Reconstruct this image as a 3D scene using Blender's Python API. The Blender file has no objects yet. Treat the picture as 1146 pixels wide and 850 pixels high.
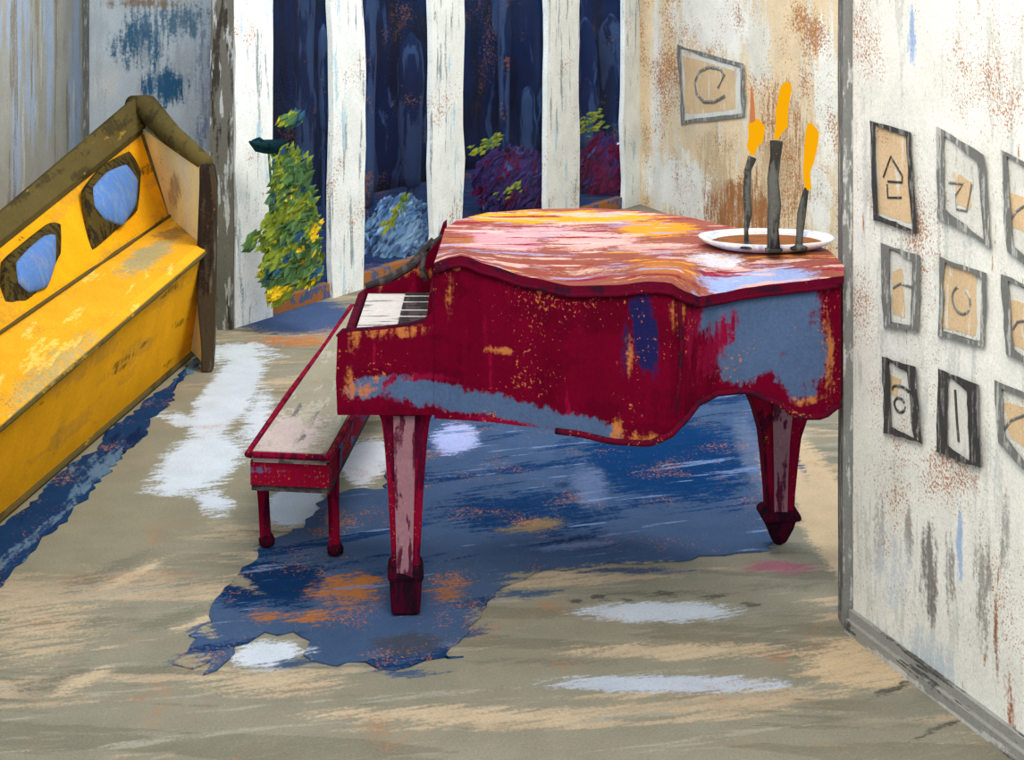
import bpy, bmesh, math, random
from mathutils import Vector, noise
R = random.Random(7)
F, HOR, CAMH, CX = 2100.0, -150.0, 2.14, 573.0      # focal length in pixels, horizon row, eye height
C = bpy.context.scene.collection

# ---------------------------------------------------------------- geometry helpers
def P(px, py, d):                       # point seen at (px,py) standing d metres away
    return Vector(((px-CX)*d/F, d, CAMH-(py-HOR)*d/F))
def G(px, py, z=0.0):                   # point seen at (px,py) that lies at height z
    d = F*(CAMH-z)/(py-HOR)
    return Vector(((px-CX)*d/F, d, z))
def on_wall(px, py, A, B, off=0.0):     # point of the vertical plane through A,B (plan) seen at (px,py)
    ax, ay = A; bx, by = B
    n = Vector((by-ay, -(bx-ax))).normalized()
    if n.y > 0: n = -n                  # towards the viewer
    ax += n.x*off; ay += n.y*off
    dx = (px-CX)/F
    d = (n.x*ax+n.y*ay)/(n.x*dx+n.y)
    return P(px, py, d)

def link(name, me, mats, parent=None, smooth=False, origin=None):
    if origin is None:
        origin = parent.location.copy() if parent else Vector((0, 0, 0))
        base = origin
    else:
        origin = Vector(origin)
    for v in me.vertices: v.co -= origin
    o = bpy.data.objects.new(name, me); C.objects.link(o)
    if not isinstance(mats, (list, tuple)): mats = [mats]
    for m in mats: me.materials.append(m)
    if parent:
        o.parent = parent
        o.location = origin - WORLD[parent.name]
    else:
        o.location = origin
    WORLD[o.name] = origin
    if smooth:
        for p in me.polygons: p.use_smooth = True
    return o
WORLD = {}
def obj(name, bm, mats, parent=None, smooth=False, bevel=0, origin=None):
    bmesh.ops.remove_doubles(bm, verts=bm.verts, dist=1e-6)
    bmesh.ops.recalc_face_normals(bm, faces=bm.faces)
    if bevel:
        bmesh.ops.bevel(bm, geom=list(bm.edges), offset=bevel, segments=2, affect='EDGES', clamp_overlap=True)
    me = bpy.data.meshes.new(name); bm.to_mesh(me); bm.free()
    if parent: origin = WORLD[parent.name]
    return link(name, me, mats, parent, smooth, origin)
def thing(name, loc, label, cat, group=None):
    o = bpy.data.objects.new(name, None); C.objects.link(o)
    o.location = loc; WORLD[o.name] = Vector(loc); o.empty_display_size = .1
    return tag(o, label, cat, group)
def tag(o, label, cat, group=None, kind=None):
    o['label'] = label; o['category'] = cat
    if group: o['group'] = group
    if kind: o['kind'] = kind
    return o
def struct(name, bm, m, **k):
    o = obj(name, bm, m, **k)
    o['kind'] = 'structure'
    return o

def hexa(bm, b, t):                     # solid from 4 bottom and 4 top points
    vb = [bm.verts.new(p) for p in b]; vt = [bm.verts.new(p) for p in t]
    n = len(b)
    bm.faces.new(vb[::-1]); bm.faces.new(vt)
    for i in range(n): bm.faces.new((vb[i], vb[(i+1) % n], vt[(i+1) % n], vt[i]))
def slab(bm, A, B, z0, z1, th):         # upright slab on plan line A-B, thickness th away from the viewer
    a = Vector(A); b = Vector(B); n = Vector((b.y-a.y, -(b.x-a.x))).normalized()
    if n.y < 0: n = -n
    n *= th
    pts = [a, b, b+n, a+n]
    hexa(bm, [(p.x, p.y, z0) for p in pts], [(p.x, p.y, z1) for p in pts])
def tube(bm, pts, rad, seg=8, cap=True):
    pts = [Vector(p) for p in pts]; rings = []
    if not isinstance(rad, (list, tuple)): rad = [rad]*len(pts)
    for i, p in enumerate(pts):
        t = (pts[min(i+1, len(pts)-1)]-pts[max(i-1, 0)]).normalized()
        u = t.cross(Vector((0, 0, 1)) if abs(t.z) < .9 else Vector((1, 0, 0))).normalized(); w = t.cross(u)
        rings.append([bm.verts.new(p+(u*math.cos(a)+w*math.sin(a))*rad[i]) for a in [2*math.pi*k/seg for k in range(seg)]])
    for a, b in zip(rings, rings[1:]):
        for k in range(seg): bm.faces.new((a[k], a[(k+1) % seg], b[(k+1) % seg], b[k]))
    if cap: bm.faces.new(rings[0][::-1]); bm.faces.new(rings[-1])
def lathe(bm, c, prof, seg=20, sx=1, sy=1, wob=0, sq=0):
    c = Vector(c); rings = []
    for r, z in prof:
        ring = []
        for k in range(seg):
            a = 2*math.pi*k/seg
            rr = r
            if sq:                       # squarish section
                rr = r/max(abs(math.cos(a)), abs(math.sin(a)))**sq
            if wob: rr *= 1+wob*noise.noise(Vector((math.cos(a)*1.5, math.sin(a)*1.5, (z+c.x)*9)))
            ring.append(bm.verts.new(c+Vector((rr*math.cos(a)*sx, rr*math.sin(a)*sy, z))))
        rings.append(ring)
    for a, b in zip(rings, rings[1:]):
        for k in range(seg): bm.faces.new((a[k], a[(k+1) % seg], b[(k+1) % seg], b[k]))
    bm.faces.new(rings[0][::-1]); bm.faces.new(rings[-1])
def square_post(bm, c, prof, rot=0):     # tapered square post: prof = (half width, z)
    c = Vector(c); rings = []
    for h, z in prof:
        rings.append([bm.verts.new(c+Vector((h*math.sqrt(2)*math.cos(rot+math.pi/4+k*math.pi/2), h*math.sqrt(2)*math.sin(rot+math.pi/4+k*math.pi/2), z))) for k in range(4)])
    for a, b in zip(rings, rings[1:]):
        for k in range(4): bm.faces.new((a[k], a[(k+1) % 4], b[(k+1) % 4], b[k]))
    bm.faces.new(rings[0][::-1]); bm.faces.new(rings[-1])

# ---------------------------------------------------------------- materials
def lin(c):
    f = lambda v: v/12.92 if v <= .04045 else ((v+.055)/1.055)**2.4
    return (f(c[0]/255), f(c[1]/255), f(c[2]/255), 1)
PAPER = (168, 108, 62)
class Mat:
    """chalky pigment: base colour, directional strokes, ragged patches and the grain of the toothy ground"""
    def __init__(s, name, base, rough=.95, spec=.05, dirn='z'):
        s.dirn = dirn; s.tooth = None
        s.m = bpy.data.materials.new(name); s.m.use_nodes = True
        s.nt = s.m.node_tree; s.N = s.nt.nodes; s.L = s.nt.links
        s.b = s.N['Principled BSDF']; s.b.inputs['Roughness'].default_value = rough
        s.b.inputs['Specular IOR Level'].default_value = spec
        g = s.N.new('ShaderNodeNewGeometry'); s.pos = g.outputs['Position']
        r = s.N.new('ShaderNodeRGB'); r.outputs[0].default_value = lin(base); s.c = r.outputs[0]
        s.warp = None
    def noise(s, vec, scale, detail=3, rough=.6):
        n = s.N.new('ShaderNodeTexNoise'); n.inputs['Scale'].default_value = scale
        n.inputs['Detail'].default_value = detail; n.inputs['Roughness'].default_value = rough
        s.L.new(vec, n.inputs['Vector']); return n
    def rng(s, v, lo, hi, a=0, b=1):
        n = s.N.new('ShaderNodeMapRange'); n.interpolation_type = 'SMOOTHSTEP'
        for i, x in zip((1, 2, 3, 4), (lo, hi, a, b)): n.inputs[i].default_value = x
        s.L.new(v, n.inputs[0]); return n.outputs[0]
    def math(s, op, a, b):
        n = s.N.new('ShaderNodeMath'); n.operation = op
        for i, x in enumerate((a, b)):
            if isinstance(x, (int, float)): n.inputs[i].default_value = x
            else: s.L.new(x, n.inputs[i])
        return n.outputs[0]
    def mix(s, f, col, chalk=.55):
        # pigment catches on the tooth of the ground: every mask breaks up into fine dry strokes
        if s.tooth is None:
            a = s.noise(s.pos, 75, 3, .75).outputs['Fac']
            b = s.noise(s.mapping(s.pos, (3, 1, 2), (0, .0, .35), (6, 1, 6) if s.dirn == 'x' else ((1, 1, 7) if s.dirn == 'z' else (1, 7, 1))), 45, 2, .6).outputs['Fac']
            s.tooth = s.math('SUBTRACT', s.math('ADD', s.math('MULTIPLY', a, 1.1), s.math('MULTIPLY', b, 1.3)), 1.2)
        if chalk:
            e = s.math('MULTIPLY', s.math('MULTIPLY', f, s.math('SUBTRACT', 1.0, f)), 4.0)
            f = s.math('ADD', f, s.math('MULTIPLY', s.math('MULTIPLY', s.tooth, e), chalk*3.2))
            f = s.rng(f, .12, .88)
        n = s.N.new('ShaderNodeMix'); n.data_type = 'RGBA'
        s.L.new(f, n.inputs[0]); s.L.new(s.c, n.inputs[6])
        if isinstance(col, tuple): n.inputs[7].default_value = lin(col)
        else: s.L.new(col, n.inputs[7])
        s.c = n.outputs[2]; return s
    def mapping(s, vec, loc=(0, 0, 0), rot=(0, 0, 0), sc=(1, 1, 1), kind='TEXTURE'):
        n = s.N.new('ShaderNodeMapping'); n.vector_type = kind
        n.inputs['Location'].default_value = loc; n.inputs['Rotation'].default_value = rot; n.inputs['Scale'].default_value = sc
        s.L.new(vec, n.inputs['Vector']); return n.outputs[0]
    def strokes(s, col, along='z', scale=14, lo=.48, hi=.6, k=1.0, rot=(0, 0, 0), off=0, stretch=7):
        sc = {'x': (stretch, 1, 1), 'y': (1, stretch, 1), 'z': (1, 1, stretch)}[along]
        v = s.mapping(s.pos, (off, off*1.7, off*.6), rot, sc)
        return s.mix(s.rng(s.noise(v, scale).outputs['Fac'], lo, hi, 0, k), col)
    def grain(s, amt=.6, col=PAPER, scale=110, big=4):
        # specks of bare ground, denser in some areas than in others
        f = s.noise(s.pos, scale, 2, .7).outputs['Fac']; g = s.noise(s.pos, big, 3).outputs['Fac']
        t = s.math('ADD', f, s.math('MULTIPLY', g, .9))
        th = 1.30-.32*amt
        return s.mix(s.rng(t, th, th+.06, 0, .85), col, 0)
    def patch(s, col, c, rad, rot=0, soft=.5, k=1.0, axis='xy', rag=.35, stroke=True):
        # ragged patch of pigment with a shape of its own; c = centre (world), rad = radii
        if s.warp is None:
            n = s.noise(s.pos, 9, 4, .7)
            v = s.N.new('ShaderNodeVectorMath'); v.operation = 'SUBTRACT'; s.L.new(n.outputs['Color'], v.inputs[0]); v.inputs[1].default_value = (.5, .5, .5)
            s.warp = v.outputs[0]
        w = s.N.new('ShaderNodeVectorMath'); w.operation = 'SCALE'; s.L.new(s.warp, w.inputs[0]); w.inputs['Scale'].default_value = rag*min(rad)*2.2
        a = s.N.new('ShaderNodeVectorMath'); a.operation = 'ADD'; s.L.new(s.pos, a.inputs[0]); s.L.new(w.outputs[0], a.inputs[1])
        if axis == 'xy': r3, rt = (rad[0], rad[1], 1e3), (0, 0, rot)
        elif axis == 'xz': r3, rt = (rad[0], 1e3, rad[1]), (0, rot, 0)
        else: r3, rt = (1e3, rad[0], rad[1]), (rot, 0, 0)
        v = s.mapping(a.outputs[0], tuple(c), rt, r3)
        l = s.N.new('ShaderNodeVectorMath'); l.operation = 'LENGTH'; s.L.new(v, l.inputs[0])
        return s.mix(s.rng(l.outputs['Value'], 1-soft, 1+soft*.3, k, 0), col)
    def done(s, bump=.15):
        h = s.N.new('ShaderNodeHueSaturation'); s.L.new(s.c, h.inputs['Color'])
        gv = s.math('ADD', s.rng(s.noise(s.pos, 130, 3, .8).outputs['Fac'], .3, .7, .86, 1.10), s.rng(s.noise(s.pos, 7, 3).outputs['Fac'], .3, .7, -.06, .06))
        s.L.new(gv, h.inputs['Value']); s.L.new(h.outputs[0], s.b.inputs['Base Color'])
        n = s.noise(s.pos, 160, 2)
        b = s.N.new('ShaderNodeBump'); b.inputs['Strength'].default_value = bump; b.inputs['Distance'].default_value = .004
        s.L.new(n.outputs['Fac'], b.inputs['Height']); s.L.new(b.outputs[0], s.b.inputs['Normal'])
        return s.m
def plain(name, base, g=.4, alt=None, along='z', **k):
    m = Mat(name, base, **k)
    if alt: m.strokes(alt, along, 30, .45, .6, .8)
    if g: m.grain(g)
    return m.done()

def fpatch(m, col, px, py, rx, ry, rot=0, **k):     # patch on the floor around the place seen at (px,py)
    c = G(px, py); sx = c.y/F; sy = (G(px, py-ry).y-G(px, py+ry).y)/2
    return m.patch(col, c, (rx*sx, sy), rot, **k)

# floor -------------------------------------------------------
m = Mat('floor_pastel', (134, 132, 117), dirn='x')
m.strokes((176, 160, 136), 'x', 4, .48, .58, .75, rot=(0, 0, .12), off=3)
m.strokes((120, 118, 104), 'x', 7, .52, .62, .8, rot=(0, 0, -.1), off=8)
m.strokes((152, 150, 138), 'x', 16, .56, .66, .6, rot=(0, 0, .2), off=5, stretch=10)
fpatch(m, (130, 127, 110), 150, 520, 190, 130, soft=.5)
fpatch(m, (192, 172, 142), 925, 570, 40, 110, soft=.4, k=.95)
fpatch(m, (192, 172, 142), 965, 745, 90, 36, soft=.6, k=.8)
fpatch(m, (184, 168, 143), 500, 800, 200, 14, soft=.8, k=.8)
fpatch(m, (184, 168, 143), 760, 728, 170, 13, soft=.8, k=.8)
fpatch(m, (184, 168, 143), 640, 640, 60, 18, soft=.8, k=.8)
fpatch(m, (184, 168, 143), 290, 660, 90, 26, rot=.9, soft=.7, k=.8)
fpatch(m, (178, 162, 136), 40, 700, 110, 60, soft=.9, k=.6)
fpatch(m, (184, 168, 143), 300, 765, 110, 18, soft=.8, k=.7)
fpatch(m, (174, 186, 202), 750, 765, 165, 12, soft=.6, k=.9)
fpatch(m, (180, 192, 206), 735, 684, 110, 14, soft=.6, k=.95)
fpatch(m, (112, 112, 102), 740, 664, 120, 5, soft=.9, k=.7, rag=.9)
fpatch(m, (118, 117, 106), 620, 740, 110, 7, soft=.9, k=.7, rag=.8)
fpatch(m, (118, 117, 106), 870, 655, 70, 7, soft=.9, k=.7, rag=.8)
fpatch(m, (150, 96, 112), 872, 634, 55, 9, soft=.8, k=.85)  # pink reflection of the tail leg, painted on the floor
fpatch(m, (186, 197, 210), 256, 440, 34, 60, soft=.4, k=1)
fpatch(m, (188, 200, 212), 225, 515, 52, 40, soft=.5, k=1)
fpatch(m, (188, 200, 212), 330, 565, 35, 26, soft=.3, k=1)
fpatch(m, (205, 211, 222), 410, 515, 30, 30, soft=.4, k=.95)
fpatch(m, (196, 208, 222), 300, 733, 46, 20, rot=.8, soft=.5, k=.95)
fpatch(m, (66, 86, 124), 325, 352, 80, 26, rot=.5, soft=.4, k=.95)
fpatch(m, (170, 108, 62), 330, 382, 70, 9, soft=.8, k=.7)
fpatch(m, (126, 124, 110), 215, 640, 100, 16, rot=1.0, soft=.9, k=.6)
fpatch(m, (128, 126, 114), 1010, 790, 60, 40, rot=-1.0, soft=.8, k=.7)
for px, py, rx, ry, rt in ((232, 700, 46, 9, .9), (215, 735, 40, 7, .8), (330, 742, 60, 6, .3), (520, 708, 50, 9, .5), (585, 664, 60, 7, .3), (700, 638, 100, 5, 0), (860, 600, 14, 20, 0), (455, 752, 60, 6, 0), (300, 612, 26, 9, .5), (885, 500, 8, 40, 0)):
    fpatch(m, (66, 84, 112), px, py, rx, ry, rot=rt, soft=.95, k=.9, rag=1.0)  # slate strokes carry the painted shadow's edge onto the floor
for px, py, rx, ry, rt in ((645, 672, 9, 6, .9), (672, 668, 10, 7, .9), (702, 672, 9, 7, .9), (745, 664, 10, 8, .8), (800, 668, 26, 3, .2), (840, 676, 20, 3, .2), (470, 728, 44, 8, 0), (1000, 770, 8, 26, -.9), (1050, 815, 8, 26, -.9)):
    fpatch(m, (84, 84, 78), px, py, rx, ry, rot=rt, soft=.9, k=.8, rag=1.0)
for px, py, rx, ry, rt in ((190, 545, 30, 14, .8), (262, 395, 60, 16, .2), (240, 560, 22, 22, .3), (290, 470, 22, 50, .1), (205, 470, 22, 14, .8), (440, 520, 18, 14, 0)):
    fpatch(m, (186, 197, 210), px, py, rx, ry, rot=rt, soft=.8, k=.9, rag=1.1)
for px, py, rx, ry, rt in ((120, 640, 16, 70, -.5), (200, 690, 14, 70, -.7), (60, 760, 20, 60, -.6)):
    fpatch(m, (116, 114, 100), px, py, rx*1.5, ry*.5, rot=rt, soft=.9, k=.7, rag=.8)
    fpatch(m, (186, 170, 144), px+34, py, rx, ry*.4, rot=rt, soft=.9, k=.8, rag=.8)
m.grain(.5, scale=130)
M_floor = m.done()

# blue cast shadows as colour, for the floor sheets --------------------------------------------------
m = Mat('shadow_blue', (62, 84, 118), dirn='x')
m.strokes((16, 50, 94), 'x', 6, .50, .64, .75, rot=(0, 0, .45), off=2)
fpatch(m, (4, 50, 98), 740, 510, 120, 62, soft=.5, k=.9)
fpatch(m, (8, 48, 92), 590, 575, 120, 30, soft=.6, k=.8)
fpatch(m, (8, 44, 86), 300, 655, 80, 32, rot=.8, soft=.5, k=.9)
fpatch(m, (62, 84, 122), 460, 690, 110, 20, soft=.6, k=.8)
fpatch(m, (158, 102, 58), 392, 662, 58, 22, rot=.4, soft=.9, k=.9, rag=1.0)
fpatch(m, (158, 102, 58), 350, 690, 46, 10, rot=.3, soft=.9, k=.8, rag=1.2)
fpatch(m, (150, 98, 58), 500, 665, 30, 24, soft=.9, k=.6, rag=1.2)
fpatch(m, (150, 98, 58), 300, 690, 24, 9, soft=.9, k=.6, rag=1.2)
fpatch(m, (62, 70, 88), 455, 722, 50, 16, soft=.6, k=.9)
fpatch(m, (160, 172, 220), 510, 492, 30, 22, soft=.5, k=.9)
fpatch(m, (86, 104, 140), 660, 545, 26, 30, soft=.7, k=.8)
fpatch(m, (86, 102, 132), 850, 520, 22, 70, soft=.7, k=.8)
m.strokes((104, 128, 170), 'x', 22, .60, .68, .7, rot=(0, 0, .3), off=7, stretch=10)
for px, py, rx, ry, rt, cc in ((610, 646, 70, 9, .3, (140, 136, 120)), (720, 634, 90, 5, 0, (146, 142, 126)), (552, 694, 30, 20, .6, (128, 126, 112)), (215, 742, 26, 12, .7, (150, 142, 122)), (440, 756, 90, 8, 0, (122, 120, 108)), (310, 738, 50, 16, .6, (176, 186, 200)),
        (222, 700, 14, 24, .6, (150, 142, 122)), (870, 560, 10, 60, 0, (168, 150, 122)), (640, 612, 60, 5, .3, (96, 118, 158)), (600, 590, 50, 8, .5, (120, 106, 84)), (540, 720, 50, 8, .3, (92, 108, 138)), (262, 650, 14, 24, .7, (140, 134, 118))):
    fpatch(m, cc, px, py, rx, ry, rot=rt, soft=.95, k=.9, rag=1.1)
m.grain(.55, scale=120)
M_shadow = m.done()
m = Mat('settee_shadow_blue', (22, 52, 92), dirn='y')
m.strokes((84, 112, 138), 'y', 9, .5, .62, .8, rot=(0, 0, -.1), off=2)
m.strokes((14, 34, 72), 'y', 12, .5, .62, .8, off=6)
m.grain(.6); M_setshadow = m.done()  # blue shade beside the settee, put into the colour

# walls -------------------------------------------------------
WA, WB = Vector((-1.30, 8.70)), Vector((.80, 11.9))           # window wall, plan
BC = Vector((2.0, 9.3))                                       # beige wall runs WB -> BC
RA, RB = G(955, 705).xy, G(1146, 850).xy                      # right wall
RD = (RB-RA).normalized()
def wpatch(m, col, px, py, rx, ry, A, B, **k):
    c = on_wall(px, py, A, B); d = c.y/F
    ex = (on_wall(px+rx, py, A, B)-on_wall(px-rx, py, A, B)); ax = 'xz' if abs(ex.x) > abs(ex.y) else 'yz'
    r = abs(ex.x if ax == 'xz' else ex.y)/2
    return m.patch(col, c, (r, ry*d), 0, axis=ax, **k)
m = Mat('wall_white', (232, 234, 229))
m.strokes((206, 210, 206), 'z', 14, .5, .62, .6, off=3)
for px, py, rx, ry, col, k in ((1040, 640, 12, 70, (132, 132, 130), .8), (1062, 640, 7, 60, (150, 150, 148), .7), (985, 600, 9, 60, (176, 178, 176), .7),
                               (1017, 600, 8, 50, (160, 160, 158), .7), (1100, 660, 12, 90, (158, 158, 154), .7), (1125, 600, 8, 70, (166, 166, 162), .7),
                               (1000, 640, 30, 60, (206, 216, 226), .6), (1020, 45, 6, 48, (160, 186, 224), .8), (1074, 610, 5, 60, (166, 190, 224), .9),
                               (1040, 740, 40, 34, (200, 212, 222), .8), (1130, 800, 10, 60, (164, 100, 72), .6), (1115, 720, 6, 60, (150, 112, 88), .6)):
    wpatch(m, col, px, py, rx, ry, RA, RB, soft=.8, k=k, rag=.6)
m.strokes(PAPER, 'z', 40, .66, .70, .6, off=6, stretch=5)
m.grain(.62, scale=150, big=3)
M_white = m.done()
m = Mat('wall_beige', (226, 206, 174))
for px, py, rx, ry, col, k in ((800, 20, 60, 60, (236, 236, 230), .95), (765, 210, 60, 46, (238, 240, 236), 1), (735, 120, 8, 200, (226, 226, 220), .8), (700, 120, 16, 220, (222, 224, 220), .9),
                               (850, 60, 18, 60, (222, 222, 214), .8), (925, 110, 18, 110, (238, 240, 234), .95), (915, 220, 20, 50, (238, 240, 236), .95),
                               (875, 175, 48, 105, (160, 112, 74), .45), (825, 235, 50, 45, (158, 110, 72), .8), (870, 190, 22, 50, (196, 174, 142), .85), (800, 175, 22, 50, (196, 176, 146), .7), (770, 110, 34, 50, (214, 204, 184), .7)):
    wpatch(m, col, px, py, rx, ry, WB, BC, soft=.6, k=k, rag=.6)
m.strokes((222, 220, 208), 'z', 9, .54, .64, .6, off=1)
m.grain(.8, scale=80, big=3)
M_beige = m.done()
m = Mat('wall_grey', (164, 165, 158))
m.strokes((162, 178, 202), 'z', 5, .5, .6, .85, off=2)
m.strokes((190, 196, 200), 'z', 8, .55, .66, .8, off=5)
m.strokes((140, 134, 118), 'z', 6, .55, .62, .7, off=9)
m.grain(.2); M_grey = m.done()
m = Mat('wall_pale_blue', (214, 226, 236))
BLA, BLB = Vector((-2.25, 9.9)), Vector((-1.36, 9.9))
for px, py, rx, ry, col, k in ((160, 45, 45, 45, (74, 118, 152), .8), (185, 95, 34, 30, (60, 110, 152), .9), (205, 25, 50, 26, (110, 144, 172), .8), (120, 95, 22, 34, (226, 232, 232), .9),
                               (208, 65, 22, 24, (200, 208, 220), .8), (235, 110, 22, 100, (150, 162, 190), .8), (110, 30, 14, 60, (200, 216, 226), .8), (165, 4, 70, 8, (156, 140, 124), .8)):
    wpatch(m, col, px, py, rx, ry, BLA, BLB, soft=.9, k=k, rag=.5)
m.strokes((206, 214, 220), 'z', 14, .56, .66, .5); m.grain(.15); M_pale = m.done()
m = Mat('post_white', (220, 226, 226)); m.strokes((140, 152, 158), 'z', 26, .56, .64, .7, stretch=12); m.strokes((170, 200, 218), 'z', 20, .57, .66, .6, off=4); m.grain(.55, scale=90); M_post = m.done()
m = Mat('charcoal', (66, 66, 66)); m.strokes((128, 128, 126), 'z', 60, .5, .6, .7); m.grain(.15, (220, 220, 215)); M_char = m.done()
m = Mat('charcoal_soft', (116, 118, 117)); m.strokes((176, 178, 176), 'z', 60, .5, .6, .7); M_charsoft = m.done()
m = Mat('charcoal_mix', (92, 92, 88)); m.strokes((156, 162, 168), 'z', 30, .5, .6, .8); m.strokes((52, 50, 46), 'z', 24, .52, .62, .8, off=4); m.grain(.3); M_charmix = m.done()
m = Mat('sill', (150, 98, 58)); m.strokes((70, 88, 124), 'x', 12, .5, .6, .8); m.grain(.4, (90, 40, 50)); M_sill = m.done()
m = Mat('sheet', (216, 218, 212)); m.strokes((190, 192, 188), 'z', 60, .55, .65, .5); m.grain(.5, scale=150); M_sheet = m.done()
m = Mat('sheet_beige', (212, 186, 150)); m.strokes((220, 212, 196), 'z', 40, .56, .66, .8); m.grain(.35, scale=150); M_beigesheet = m.done()
m = Mat('baseboard_grey', (150, 151, 148)); m.strokes((84, 84, 82), 'y', 30, .52, .6, .8, rot=(0, 0, .34), stretch=12); m.strokes((196, 198, 196), 'y', 24, .54, .62, .8, rot=(0, 0, .34), off=4, stretch=12); M_base = m.done()
m = Mat('night_navy', (2, 32, 74)); m.strokes((4, 22, 52), 'z', 4, .48, .58, .8, off=2); m.strokes((52, 78, 120), 'z', 5, .57, .64, .75, off=5, stretch=9)
m.grain(.5, (140, 90, 60), 70, 3); M_night = m.done()
m = Mat('slate', (52, 74, 110)); m.strokes((14, 36, 76), 'z', 12, .48, .58, .9); m.grain(.5, (150, 92, 58), 60); M_slate = m.done()
M_ground = plain('garden_ground', (40, 62, 100), .6, (20, 44, 82), 'x')

# piano -------------------------------------------------------
m = Mat('lacquer_crimson', (94, 0, 30), rough=.8, spec=.04)
m.strokes((82, 0, 26), 'x', 8, .45, .6, .8, off=2)
m.strokes((124, 8, 44), 'z', 14, .58, .68, .5, off=4)
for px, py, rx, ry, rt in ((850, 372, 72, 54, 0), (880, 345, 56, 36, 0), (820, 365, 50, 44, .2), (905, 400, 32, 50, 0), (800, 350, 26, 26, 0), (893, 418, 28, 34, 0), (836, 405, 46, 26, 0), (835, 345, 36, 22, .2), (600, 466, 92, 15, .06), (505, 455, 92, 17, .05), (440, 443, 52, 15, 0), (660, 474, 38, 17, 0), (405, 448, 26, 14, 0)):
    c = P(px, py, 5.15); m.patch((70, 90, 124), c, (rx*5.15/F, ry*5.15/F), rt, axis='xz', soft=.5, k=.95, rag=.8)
for px, py, rx, ry, rt in ((800, 395, 20, 50, .5), (775, 360, 18, 46, .3), (560, 482, 60, 5, 0), (430, 447, 7, 16, .6), (475, 440, 40, 7, 0)):
    c = P(px, py, 5.1); m.patch((118, 10, 48), c, (rx*5.15/F, ry*5.15/F), rt, axis='xz', soft=.8, k=.85, rag=1)
for px, py, rx, ry in ((930, 400, 9, 66), (905, 450, 24, 8), (745, 484, 34, 9), (935, 318, 10, 18), (688, 470, 12, 18), (387, 440, 9, 24), (395, 384, 12, 26), (440, 380, 44, 9), (505, 305, 22, 8), (880, 325, 40, 4), (545, 487, 50, 4)):
    c = P(px, py, 5.15); m.patch((172, 106, 58), c, (rx*5.15/F, ry*5.15/F), 0, axis='xz', soft=.95, k=.6, rag=1.6)
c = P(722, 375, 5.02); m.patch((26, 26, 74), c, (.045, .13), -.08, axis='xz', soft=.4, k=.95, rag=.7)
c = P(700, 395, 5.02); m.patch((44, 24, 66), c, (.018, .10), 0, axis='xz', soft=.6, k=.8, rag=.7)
for px, py, rx, rz, k in ((560, 402, .05, .015, .7), (700, 395, .025, .08, .5), (755, 345, .03, .06, .5), (720, 480, .08, .025, .7), (420, 385, .10, .03, .6), (500, 345, .02, .09, .4), (398, 455, .07, .03, .6)):
    c = P(px, py, 5.1); m.patch((172, 102, 56), c, (rx, rz), 0, axis='xz', soft=.9, k=k, rag=1.4)
m.grain(.42, (176, 104, 58), 100, 5)
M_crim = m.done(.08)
m = Mat('panel_slate', (74, 92, 128), rough=.7)
c = P(782, 380, 5.1); m.patch((128, 22, 62), c, (.07, .20), .35, axis='xz', soft=.9, k=.95, rag=.9)
m.strokes((100, 108, 142), 'z', 14, .56, .66, .5); m.grain(.42, (176, 112, 62), 100, 5); M_panel = m.done()
m = Mat('rail_slate', (88, 90, 124), rough=.8, dirn='x'); m.strokes((126, 24, 62), 'z', 12, .53, .62, .85, rot=(0, .6, 0)); m.patch((106, 1, 30), (.34, 5.0, .66), (.10, .12), 0, axis='xz', soft=.9); m.patch((172, 102, 56), (-.46, 5.2, .68), (.05, .05), 0, axis='xz', soft=.9, k=.8)
m.patch((106, 1, 30), (-.1, 5.2, .735), (.5, .022), 0, axis='xz', soft=.9, rag=1); m.grain(.6, (176, 112, 62), 90, 5); M_rail = m.done()
m = Mat('lid_top', (146, 84, 72), rough=.9, dirn='x')
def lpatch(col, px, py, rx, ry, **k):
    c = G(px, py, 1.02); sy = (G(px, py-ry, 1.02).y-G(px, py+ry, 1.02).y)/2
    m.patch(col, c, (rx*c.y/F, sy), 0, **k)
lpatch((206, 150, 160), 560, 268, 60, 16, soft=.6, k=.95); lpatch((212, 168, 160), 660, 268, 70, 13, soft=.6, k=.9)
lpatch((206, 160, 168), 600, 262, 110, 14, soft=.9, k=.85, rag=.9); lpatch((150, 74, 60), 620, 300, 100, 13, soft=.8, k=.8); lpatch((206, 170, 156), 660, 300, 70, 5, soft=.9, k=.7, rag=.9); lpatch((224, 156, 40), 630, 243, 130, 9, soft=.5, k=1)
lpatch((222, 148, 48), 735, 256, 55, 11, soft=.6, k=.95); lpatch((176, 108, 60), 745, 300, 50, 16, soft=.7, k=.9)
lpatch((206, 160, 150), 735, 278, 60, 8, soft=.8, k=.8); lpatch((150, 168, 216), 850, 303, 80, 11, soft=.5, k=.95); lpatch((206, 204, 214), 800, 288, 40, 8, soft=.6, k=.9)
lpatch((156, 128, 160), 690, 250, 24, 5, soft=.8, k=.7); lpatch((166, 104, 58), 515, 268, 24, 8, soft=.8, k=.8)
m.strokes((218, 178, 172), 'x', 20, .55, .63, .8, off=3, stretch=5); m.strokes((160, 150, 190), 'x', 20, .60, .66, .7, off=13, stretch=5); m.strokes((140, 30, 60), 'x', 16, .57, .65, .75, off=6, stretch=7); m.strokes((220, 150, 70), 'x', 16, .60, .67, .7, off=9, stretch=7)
m.grain(.4, (150, 84, 50)); M_lid = m.done()
M_edge = plain('lid_edge', (84, 6, 32), .4, (52, 14, 34), 'x')
M_black = plain('ebony', (58, 54, 58), .15, (84, 78, 80), 'y')
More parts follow.
